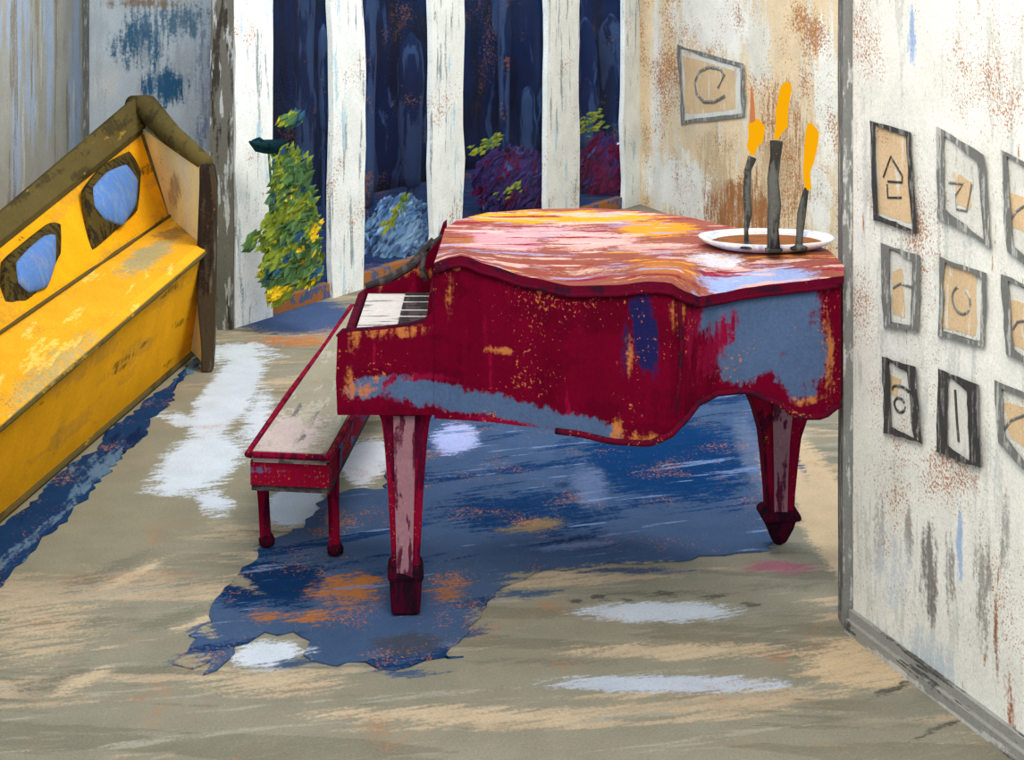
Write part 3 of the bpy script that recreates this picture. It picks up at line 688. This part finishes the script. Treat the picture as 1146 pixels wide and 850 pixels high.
piano_leg((c.x, c.y, 0), [(.040, .09), (.044, .18), (.052, .28), (.060, .36), (.078, .43), (.11, .50), (.13, .60), (.13, .64)],
          [(.020, .12, -.042), (.022, .25, -.050), (.026, .36, -.062), (.030, .43, -.080), (.034, .50, -.113)],
          [(.006, .008), (.020, .02), (.040, .07), (.046, .095), (.060, .10), (.060, .115), (.048, .13)])

# ================================================================ bench
bo = Vector((-.72, 6.4, 0))
bench = thing('piano_bench', bo, 'long low bench with grey-white seat and crimson frame, left of the piano', 'bench')
ZS = .375
nl, nr = G(277, 506, ZS), G(368, 510, ZS); fl, fr_ = G(398, 333, ZS), G(440, 338, ZS)
fl.y = fr_.y = 7.55; fl.x = -.645; fr_.x = -.40; fl.z = fr_.z = ZS
def quadslab(bm, q, z0, z1, grow=0, seg=12):
    c = sum((p.xy for p in q), Vector((0, 0)))/4
    pts = []
    for p in q:
        e = (p.xy-c); pts.append(c+e*(1+grow/e.length))
    hexa(bm, [(p.x, p.y, z0) for p in pts], [(p.x, p.y, z1) for p in pts])
Q = [nl, nr, fr_, fl]
bm = bmesh.new(); quadslab(bm, Q, ZS-.035, ZS, -.012); obj('seat', bm, M_seat, bench, bevel=.010)
bm = bmesh.new()
Z = ZS-.006
loop = [Vector((p.x, p.y, Z)) for p in Q]
for a, b in zip(loop, loop[1:]+loop[:1]): tube(bm, [a, a.lerp(b, .33)+Vector((.004, 0, 0)), a.lerp(b, .66)-Vector((.004, 0, 0)), b], .010, 8)
obj('seat_border', bm, M_crimleg, bench)
bm = bmesh.new(); quadslab(bm, Q, ZS-.105, ZS-.033, -.025); obj('apron', bm, M_apron, bench)
bm = bmesh.new(); quadslab(bm, Q, ZS-.125, ZS-.103, -.035); obj('lower_apron', bm, M_black, bench)
legs = [(G(297, 616), 0), (G(374, 626), 0), (Vector((fl.x+.04, fl.y-.05, 0)), 1), (Vector((fr_.x-.04, fr_.y-.05, 0)), 1)]
for (p, b_) in legs:
    bm = bmesh.new(); top_ = ZS-.04
    tx = p.x if b_ else p.x+(-.018 if p.x < -.7 else -.008)
    A = []
    for k, (h, z) in enumerate([(.014, 0.0085), (.016, .04), (.016, .15), (.019, .25), (.024, top_)]):
        u = z/top_; cx_ = p.x+(tx-p.x)*u; A.append([bm.verts.new((cx_+sx*h, p.y+.02+sy*h, z)) for sx, sy in ((-1, -1), (1, -1), (1, 1), (-1, 1))])
    for a, b in zip(A, A[1:]):
        for k in range(4): bm.faces.new((a[k], a[(k+1) % 4], b[(k+1) % 4], b[k]))
    bm.faces.new(A[0][::-1]); bm.faces.new(A[-1]); lg = obj('leg', bm, M_crimleg, bench, bevel=.003)
    bm = bmesh.new(); lathe(bm, (p.x+.002, p.y+.02, 0), [(.012, .0085), (.024, .014), (.026, .03), (.018, .045)], 12); obj('foot', bm, M_foot, lg, smooth=True)

# ================================================================ settee
so = Vector((-1.6, 7.0, 0))
settee = thing('settee', so, 'long yellow settee with olive top rail against the grey left wall', 'sofa')
S1 = 1.30
def along(a, b, s): return a.lerp(b, s)
E = {  # edge : (far point, point at the left picture border)
 'fb': (G(232, 380, .012), G(0, 578, .012)), 'fs': (P(228, 277, 7.95), P(0, 470, 5.85)),
 'cs': (P(188, 243, 8.62), P(0, 372, 6.55)), 'ti': (P(158, 146, 8.80), P(0, 272, 7.05)), 'to': (P(150, 112, 8.90), P(0, 240, 7.15))}
def ed(k, s, dx=0, dy=0, dz=0): return along(E[k][0], E[k][1], s)+Vector((dx, dy, dz))
def prism(bm, f, S=(0, S1), K=14):
    A = [[bm.verts.new(p) for p in f(S[0]+(S[1]-S[0])*i/K)] for i in range(K+1)]
    n_ = len(A[0])
    for a, b in zip(A, A[1:]):
        for k in range(n_): bm.faces.new((a[k], a[(k+1) % n_], b[(k+1) % n_], b[k]))
    bm.faces.new(A[0][::-1]); bm.faces.new(A[-1])
def down(p, z): return Vector((p.x, p.y, z))
bm = bmesh.new(); prism(bm, lambda s: [ed('fb', s), ed('fs', s, 0, 0, -.012), ed('cs', s, .0, 0, -.03), down(ed('cs', s), ed('fb', s).z)]); obj('base', bm, M_yel, settee, bevel=0)
bm = bmesh.new(); prism(bm, lambda s: [ed('fs', s, .012, 0, -.028), ed('fs', s, .014, 0, -.004), ed('fs', s, -.02, 0, .012), ed('cs', s, 0, 0, .012), ed('cs', s, 0, 0, -.03)]); obj('seat', bm, M_yseat, settee)
bm = bmesh.new(); prism(bm, lambda s: [down(ed('cs', s, .01), .03), ed('cs', s, .012, 0, .01), ed('ti', s), ed('to', s, -.02, 0, -.02), ed('cs', s, -.20, .05, -.05), down(ed('cs', s, -.20, .05), .03)]); obj('backrest', bm, M_yel, settee)
bm = bmesh.new(); prism(bm, lambda s: [ed('ti', s, .012, -.01, -.01), ed('ti', s, .016, -.01, .02), ed('to', s, .008, 0, .012), ed('to', s, -.02, .01, .0), ed('to', s, -.05, .02, -.04), ed('ti', s, -.03, .02, -.03)], (-.02, S1)); obj('top_rail', bm, M_olive, settee, smooth=False)
bm = bmesh.new(); tube(bm, [ed('fs', s, .012, -.002, -.018) for s in [i*S1/16 for i in range(17)]], [.009+.005*noise.noise(Vector((i*.8, 0, 0))) for i in range(17)], 8); obj('seat_piping', bm, M_olive, settee)
bm = bmesh.new(); tube(bm, [ed('fb', s, .004, 0, .0) for s in [i*S1/16 for i in range(17)]], .013, 8); obj('base_moulding', bm, M_olive, settee)
bm = bmesh.new(); tube(bm, [ed('cs', s, .022, -.01, .016) for s in [i*S1/16 for i in range(17)]], [.007+.005*noise.noise(Vector((i*.9, 3, 0))) for i in range(17)], 8); obj('seat_seam', bm, M_olive, settee)
# far arm: pale inner face
fs0, cs0, ti0, to0 = E['fs'][0], E['cs'][0], E['ti'][0], E['to'][0]
af = P(224, 188, 7.98)
q = [down(fs0, .03), fs0+Vector((0, 0, .01)), af, ti0+Vector((0, 0, .01)), cs0, down(cs0, .03)]
bm = bmesh.new(); th = Vector((.03, .10, 0)); hexa(bm, [p for p in q], [p+th for p in q]); obj('armrest', bm, M_ypale, settee)
bm = bmesh.new(); tube(bm, [to0+Vector((-.03, .06, -.02)), ti0.lerp(to0, .5)+Vector((.03, .05, .03)), ti0.lerp(af, .5)+Vector((0, .04, .055)), af+Vector((.015, .03, .02))], [.035, .062, .05, .036], 12); obj('arm_rail', bm, M_olive, settee, smooth=True)
bm = bmesh.new(); tube(bm, [cs0+Vector((.01, -.012, .01)), cs0.lerp(ti0, .5)+Vector((.012, -.02, -.0)), ti0+Vector((.012, -.02, -.02))], [.012, .014, .016], 8); obj('arm_seam', bm, M_olive, settee)
# end post
fx = af.x+.035; bm = bmesh.new()
A = []
for k, (z, w) in enumerate([(0, .022), (.1, .026), (.3, .036), (.55, .038), (.8, .034), (af.z+.02, .028)]):
    A.append([bm.verts.new((fx+sx*w+.004*math.sin(k*2), 7.96+sy*.035, z)) for sx, sy in ((-1, -1), (1, -1), (1, 1), (-1, 1))])
for a, b in zip(A, A[1:]):
    for k in range(4): bm.faces.new((a[k], a[(k+1) % 4], b[(k+1) % 4], b[k]))
bm.faces.new(A[0][::-1]); bm.faces.new(A[-1]); obj('end_post', bm, M_pst, settee, bevel=.006)
for s, bk in ((S1-.03, 0), (S1-.03, 1), (.03, 1)):
    p = ed('cs' if bk else 'fb', s, -.03, 0, 0); bm = bmesh.new(); square_post(bm, (p.x, p.y, 0), [(.018, .0), (.028, ed('fb', s).z+.02)]); obj('leg', bm, M_pst, settee)

def cushion(outer, inner, lift, label, seedv):
    """square cushion leaning on the backrest: outline and blue face found where they meet the raked back"""
    a, b, c = E['cs'][0], E['ti'][0], E['cs'][1].lerp(E['ti'][1], .5)
    nrm = (b-a).cross(c-a).normalized()
    if nrm.y > 0: nrm = -nrm
    eye = Vector((0, 0, CAMH)); base = a+nrm*lift
    def at(px, py, h=0):
        d = Vector(((px-CX)/F, 1, -(py-HOR)/F)); return eye+d*((base+nrm*h-eye).dot(nrm)/d.dot(nrm))
    def smooth(l, n_=6):
        r = []
        for k in range(len(l)):
            p0, p1, p2, p3 = (Vector(l[(k+m_-1) % len(l)]) for m_ in range(4)); p0 = p0*.35+(2*p1-p2)*.65; p3 = p3*.35+(2*p2-p1)*.65
            for q in range(n_):
                t_ = q/n_; r.append(.5*((2*p1)+(-p0+p2)*t_+(2*p0-5*p1+4*p2-p3)*t_*t_+(-p0+3*p1-3*p2+p3)*t_**3))
        return r
    do, di = smooth(outer), smooth(inner); n_ = len(do)
    cen = at(sum(p.x for p in do)/n_, sum(p.y for p in do)/n_)
    t = thing('throw_cushion', cen, label, 'cushion', 'blue cushions on the settee')
    bm = bmesh.new(); rings = [[bm.verts.new(at(p.x, p.y)+nrm*h) for p in l] for l, h in ((do, -.012), (do, .008), (di, .028), (di, .0))]
    for a, b in zip(rings, rings[1:]):
        for k in range(n_): bm.faces.new((a[k], a[(k+1) % n_], b[(k+1) % n_], b[k]))
    bm.faces.new(rings[0]); bm.faces.new(rings[-1]); obj('border', bm, M_cushb, t)
    bm = bmesh.new(); rings = []; q3 = [at(p.x, p.y) for p in di]; ci = sum(q3, Vector())/n_
    for u, h in ((1.0, .002), (1.03, .028), (.97, .036), (.8, .045), (.5, .052), (.2, .055)): rings.append([bm.verts.new(ci+(p-ci)*u+nrm*h) for p in q3])
    for a, b in zip(rings, rings[1:]):
        for k in range(n_): bm.faces.new((a[k], a[(k+1) % n_], b[(k+1) % n_], b[k]))
    bm.faces.new(rings[0]); bm.faces.new(rings[-1]); obj('cover', bm, M_cush, t, smooth=True)
cushion([(94, 212), (114, 186), (143, 170), (156, 192), (152, 236), (128, 258), (102, 280), (97, 245)],
        [(99, 213), (114, 196), (135, 188), (147, 205), (145, 232), (131, 254), (112, 248), (101, 234)], .02, 'blue cushion with olive border at the far end of the settee, by the pale arm', 1)
cushion([(4, 292), (26, 272), (54, 250), (66, 252), (66, 284), (48, 314), (20, 352), (4, 338)],
        [(12, 297), (26, 281), (42, 268), (54, 267), (54, 298), (45, 324), (26, 330), (14, 319)], .02, 'blue cushion with olive border near the left edge of the photo', 2)

# ================================================================ dish and candles
dc = G(858, 277, 1.02); dc.z = 1.022
dish = thing('candle_dish', dc, 'shallow white oval dish at the tail end of the piano lid', 'dish')
bm = bmesh.new(); lathe(bm, dc, [(.10, .0), (.15, .003), (.185, .016), (.200, .030), (.192, .032), (.172, .020), (.165, .014)], 40, sy=.66, wob=.06); obj('bowl', bm, M_dish, dish, smooth=True)
bm = bmesh.new(); lathe(bm, dc, [(.13, .010), (.166, .0145), (.160, .0165), (.10, .0165)], 40, sy=.66); obj('inside', bm, M_dishin, dish)
def candle(px, yb, pts, w, flame, wisp, label):
    p = G(px, yb, 1.04); d = p.y
    t = thing('candle', p, label, 'candle', 'candles in the dish on the piano')
    q = [P(x, y, d) for x, y in pts]; bm = bmesh.new()
    if q[0].z < 1.0405: q[0].z = 1.0405
    tube(bm, q, [x/2*d/F for x in w], 10); obj('stick', bm, M_stick, t, smooth=True)
    bm = bmesh.new(); lathe(bm, q[0]-Vector((0, 0, 0)), [(.024, -.001), (.026, .006), (.012, .012), (.008, .02)], 14); obj('socket', bm, M_stick, t, smooth=True)
    bm = bmesh.new(); tube(bm, [P(x, y, d) for x, y, _ in flame], [r/2*d/F for _, _, r in flame], 10); f = obj('flame', bm, M_flame, t, smooth=True)
    if wisp:
        bm = bmesh.new(); tube(bm, [P(x, y, d) for x, y, _ in wisp], [r/2*d/F for _, _, r in wisp], 8); obj('flame_tip', bm, M_wisp, f, smooth=True)
candle(836, 277, [(836, 277), (835, 258), (837, 240), (836, 215), (837, 190), (842, 176)], [6, 5, 9, 9, 8, 10],
       [(843, 173, 5), (841, 166, 11), (846, 155, 17), (847, 143, 19), (843, 136, 14)], [(842, 137, 7), (842, 118, 5), (841, 98, 2)], 'thin bent black candle with a short flame, leftmost in the dish')
candle(866, 281, [(866, 281), (865, 255), (867, 230), (865, 200), (868, 175), (869, 158)], [15, 13, 15, 13, 12, 15],
       [(868, 156, 4), (871, 148, 8), (875, 140, 14), (875, 125, 14), (877, 112, 13), (880, 98, 13), (882, 92, 6)], None, 'thickest black candle with the tallest flame, in the middle of the dish')
candle(894, 279, [(894, 279), (895, 262), (897, 240), (900, 222), (903, 210)], [8, 8, 10, 8, 5],
       [(905, 212, 7), (903, 200, 8), (903, 190, 8), (905, 180, 12), (908, 160, 15), (909, 148, 15), (906, 138, 5)], None, 'slim black candle with a long low flame, rightmost in the dish')

# ================================================================ pictures
def picture(corners, A, B, label, group, fr=(5, 6), beige=(), marks=(), fm=None, name='framed_sketch'):
    """corners TL,TR,BR,BL in px; beige: ragged tinted areas (px polygons); marks: charcoal lines"""
    fm = fm or M_char
    W = lambda p, o: on_wall(p[0], p[1], A, B, o)
    cen = (sum(c[0] for c in corners)/4, sum(c[1] for c in corners)/4)
    t = thing(name, W(cen, .001), label, 'picture', group)
    def ringpts(ws):
        r = []
        for (x, y), (sx, sy) in zip(corners, ((1, 1), (-1, 1), (-1, -1), (1, -1))): r.append((x+sx*ws[0], y+sy*ws[1]))
        return r
    inn = ringpts(fr); 
    def sub(l, n_=6): 
        r = []
        for a, b in zip(l, l[1:]+l[:1]): r += [(a[0]+(b[0]-a[0])*k/n_, a[1]+(b[1]-a[1])*k/n_) for k in range(n_)]
        return r
    def jig(l, amp, s): return [(x+amp*noise.noise(Vector((x*.21, y*.13, s))), y+amp*noise.noise(Vector((x*.17, y*.2, s+5)))) for x, y in l]
    O, I = jig(sub(corners), 2.2, 1), jig(sub(inn), 2.6, 3)
    bm = bmesh.new(); v = [[bm.verts.new(W(p, o)) for p in l] for l, o in ((O, .001), (O, .014), (I, .014), (I, .001))]; n_ = len(O)
    for a, b in zip(v, v[1:]+v[:1]):
        for k in range(n_): bm.faces.new((a[k], a[(k+1) % n_], b[(k+1) % n_], b[k]))
    obj('frame', bm, fm, t)
    def plate(poly, o0, o1, mat, nm):
        bm = bmesh.new(); a = [bm.verts.new(W(p, o0)) for p in poly]; b = [bm.verts.new(W(p, o1)) for p in poly]; k_ = len(poly)
        for k in range(k_): bm.faces.new((a[k], a[(k+1) % k_], b[(k+1) % k_], b[k]))
        bm.faces.new(a); bm.faces.new(b); obj(nm, bm, mat, t)
    plate(sub(inn), .002, .005, M_sheet, 'sheet')
    for pg in beige: plate(jig(sub(pg, 5), 3, 7), .0045, .0060, M_beigesheet, 'tinted_area')
    if marks:
        bm = bmesh.new()
        for ln in marks: tube(bm, [W(p, .0068) for p in ln], .0034 if group else .010, 6)
        obj('drawing', bm, M_charsoft if fm is M_charsoft else M_char, t)
def arc(cx_, cy_, rx, ry, a0, a1, n_=14, sk=.3): return [(cx_+rx*math.cos(math.radians(a0+(a1-a0)*k/n_)), cy_+ry*math.sin(math.radians(a0+(a1-a0)*k/n_))+sk*rx*math.cos(math.radians(a0+(a1-a0)*k/n_))) for k in range(n_+1)]
gr = 'small charcoal-framed sketches in three rows on the right wall'
picture([(973, 134), (1019, 148), (1027, 262), (977, 246)], RA, RB, 'narrow framed sketch of a house, top row, nearest the wall corner', gr, (6, 5), [[(982, 142), (1015, 152), (1020, 250), (984, 238)]],
        [[(989, 198), (997, 175), (1010, 197)], [(1010, 197), (1010, 204), (994, 203)], [(993, 206), (994, 221), (1009, 221)]])
picture([(1048, 142), (1102, 172), (1109, 278), (1049, 243)], RA, RB, 'framed sketch with a jug-like outline, middle of the top row', gr, (8, 9), [[(1066, 192), (1088, 204), (1086, 234), (1070, 228)]],
        [[(1062, 204), (1078, 206), (1070, 218), (1071, 234), (1082, 236), (1088, 206)]], M_charsoft)
picture([(1120, 166), (1186, 202), (1186, 322), (1126, 282)], RA, RB, 'framed beige sketch cut by the right edge, top row', gr, (7, 8), [[(1128, 215), (1175, 230), (1172, 270), (1130, 254)]], [[(1132, 245), (1138, 236), (1150, 228)]], M_charsoft)
picture([(986, 272), (1030, 286), (1028, 370), (988, 366)], RA, RB, 'framed sketch with an arch line, middle row, nearest the wall corner', gr, (9, 6), [[(1000, 302), (1010, 300), (1012, 356), (998, 350)]],
        [[(1000, 322), (1008, 317), (1020, 321)]], M_charsoft)
picture([(1052, 288), (1104, 305), (1102, 388), (1050, 376)], RA, RB, 'beige framed sketch of a ring, centre of the nine', gr, (5, 6), [[(1054, 294), (1094, 306), (1092, 376), (1054, 366)]],
        [arc(1076, 336, 10, 15, -60, 250)], M_charsoft)
picture([(1120, 306), (1186, 336), (1186, 428), (1126, 396)], RA, RB, 'framed beige sketch with an arc, cut by the right edge, middle row', gr, (8, 6), [[(1130, 334), (1172, 348), (1172, 402), (1132, 386)]],
        [[(1134, 368), (1139, 360), (1150, 358)]], M_charsoft)
picture([(986, 398), (1024, 410), (1032, 496), (989, 484)], RA, RB, 'framed sketch with a small swirl, bottom row, nearest the wall corner', gr, (9, 6), [[(994, 418), (1008, 424), (1004, 444), (996, 440)]],
        [arc(1007, 453, 6, 8, 0, 330, 12), arc(1008, 437, 9, 5, 160, 350, 8)])
picture([(1049, 412), (1094, 430), (1097, 524), (1048, 506)], RA, RB, 'heavy dark frame with an almost blank sheet, middle of the bottom row', gr, (12, 8), [], [[(1069, 436), (1071, 470), (1073, 494)]])
picture([(1113, 426), (1186, 452), (1186, 566), (1116, 494)], RA, RB, 'framed sketch with a rising curve, cut by the right edge, bottom row', gr, (8, 8), [[(1124, 450), (1174, 462), (1174, 520), (1130, 490)]],
        [[(1124, 480), (1132, 470), (1150, 463)]], M_charsoft)
picture([(757, 50), (832, 72), (834, 131), (762, 139)], WB, BC, 'grey framed sketch of a spiral on the beige wall left of the candles', None, (4, 4), [[(764, 62), (822, 80), (824, 122), (768, 128)]],
        [[(804, 98), (811, 84), (806, 77), (794, 75), (783, 80), (778, 92), (780, 105), (788, 114), (800, 114), (812, 107)]], M_charsoft)

# ================================================================ light and camera
w = bpy.data.worlds.new('World'); bpy.context.scene.world = w; w.use_nodes = True
bg = w.node_tree.nodes['Background']; bg.inputs[0].default_value = (.78, .88, 1.0, 1); bg.inputs[1].default_value = .96
def area(name, loc, target, size, power, col):
    l = bpy.data.lights.new(name, 'AREA'); l.energy = power; l.size = size; l.color = col
    o = bpy.data.objects.new(name, l); C.objects.link(o); o.location = loc
    o.rotation_euler = (Vector(target)-Vector(loc)).to_track_quat('-Z', 'Y').to_euler(); return o
area('overhead_fill', (.1, 2.4, 3.4), (-.2, 7.2, .9), 1.8, 165, (1, .90, .76))  # added key light from the front, no fixture in the room
area('overhead_fill', (.3, 6.8, 3.6), (.4, 10.2, .8), 1.4, 150, (1, .93, .82))  # added light to brighten the back walls, no fixture
area('garden_fill', (-1.6, 10.6, 3.4), (-.9, 10.6, .3), 1.2, 45, (.9, .95, 1))  # added fill that brightens the bushes outside, no real source
cam = bpy.data.cameras.new('Camera'); co = bpy.data.objects.new('Camera', cam); C.objects.link(co)
co.location = (0, 0, CAMH); co.rotation_euler = (math.pi/2, 0, 0)
cam.sensor_width = 36; cam.sensor_fit = 'HORIZONTAL'; cam.lens = 36*F/1146; cam.shift_y = -(425-HOR)/1146; cam.clip_end = 100
bpy.context.scene.camera = co
vs = bpy.context.scene.view_settings
vs.view_transform = 'Standard'; vs.look = 'None'; vs.gamma = 1; vs.use_curve_mapping = False; vs.exposure = 0.0
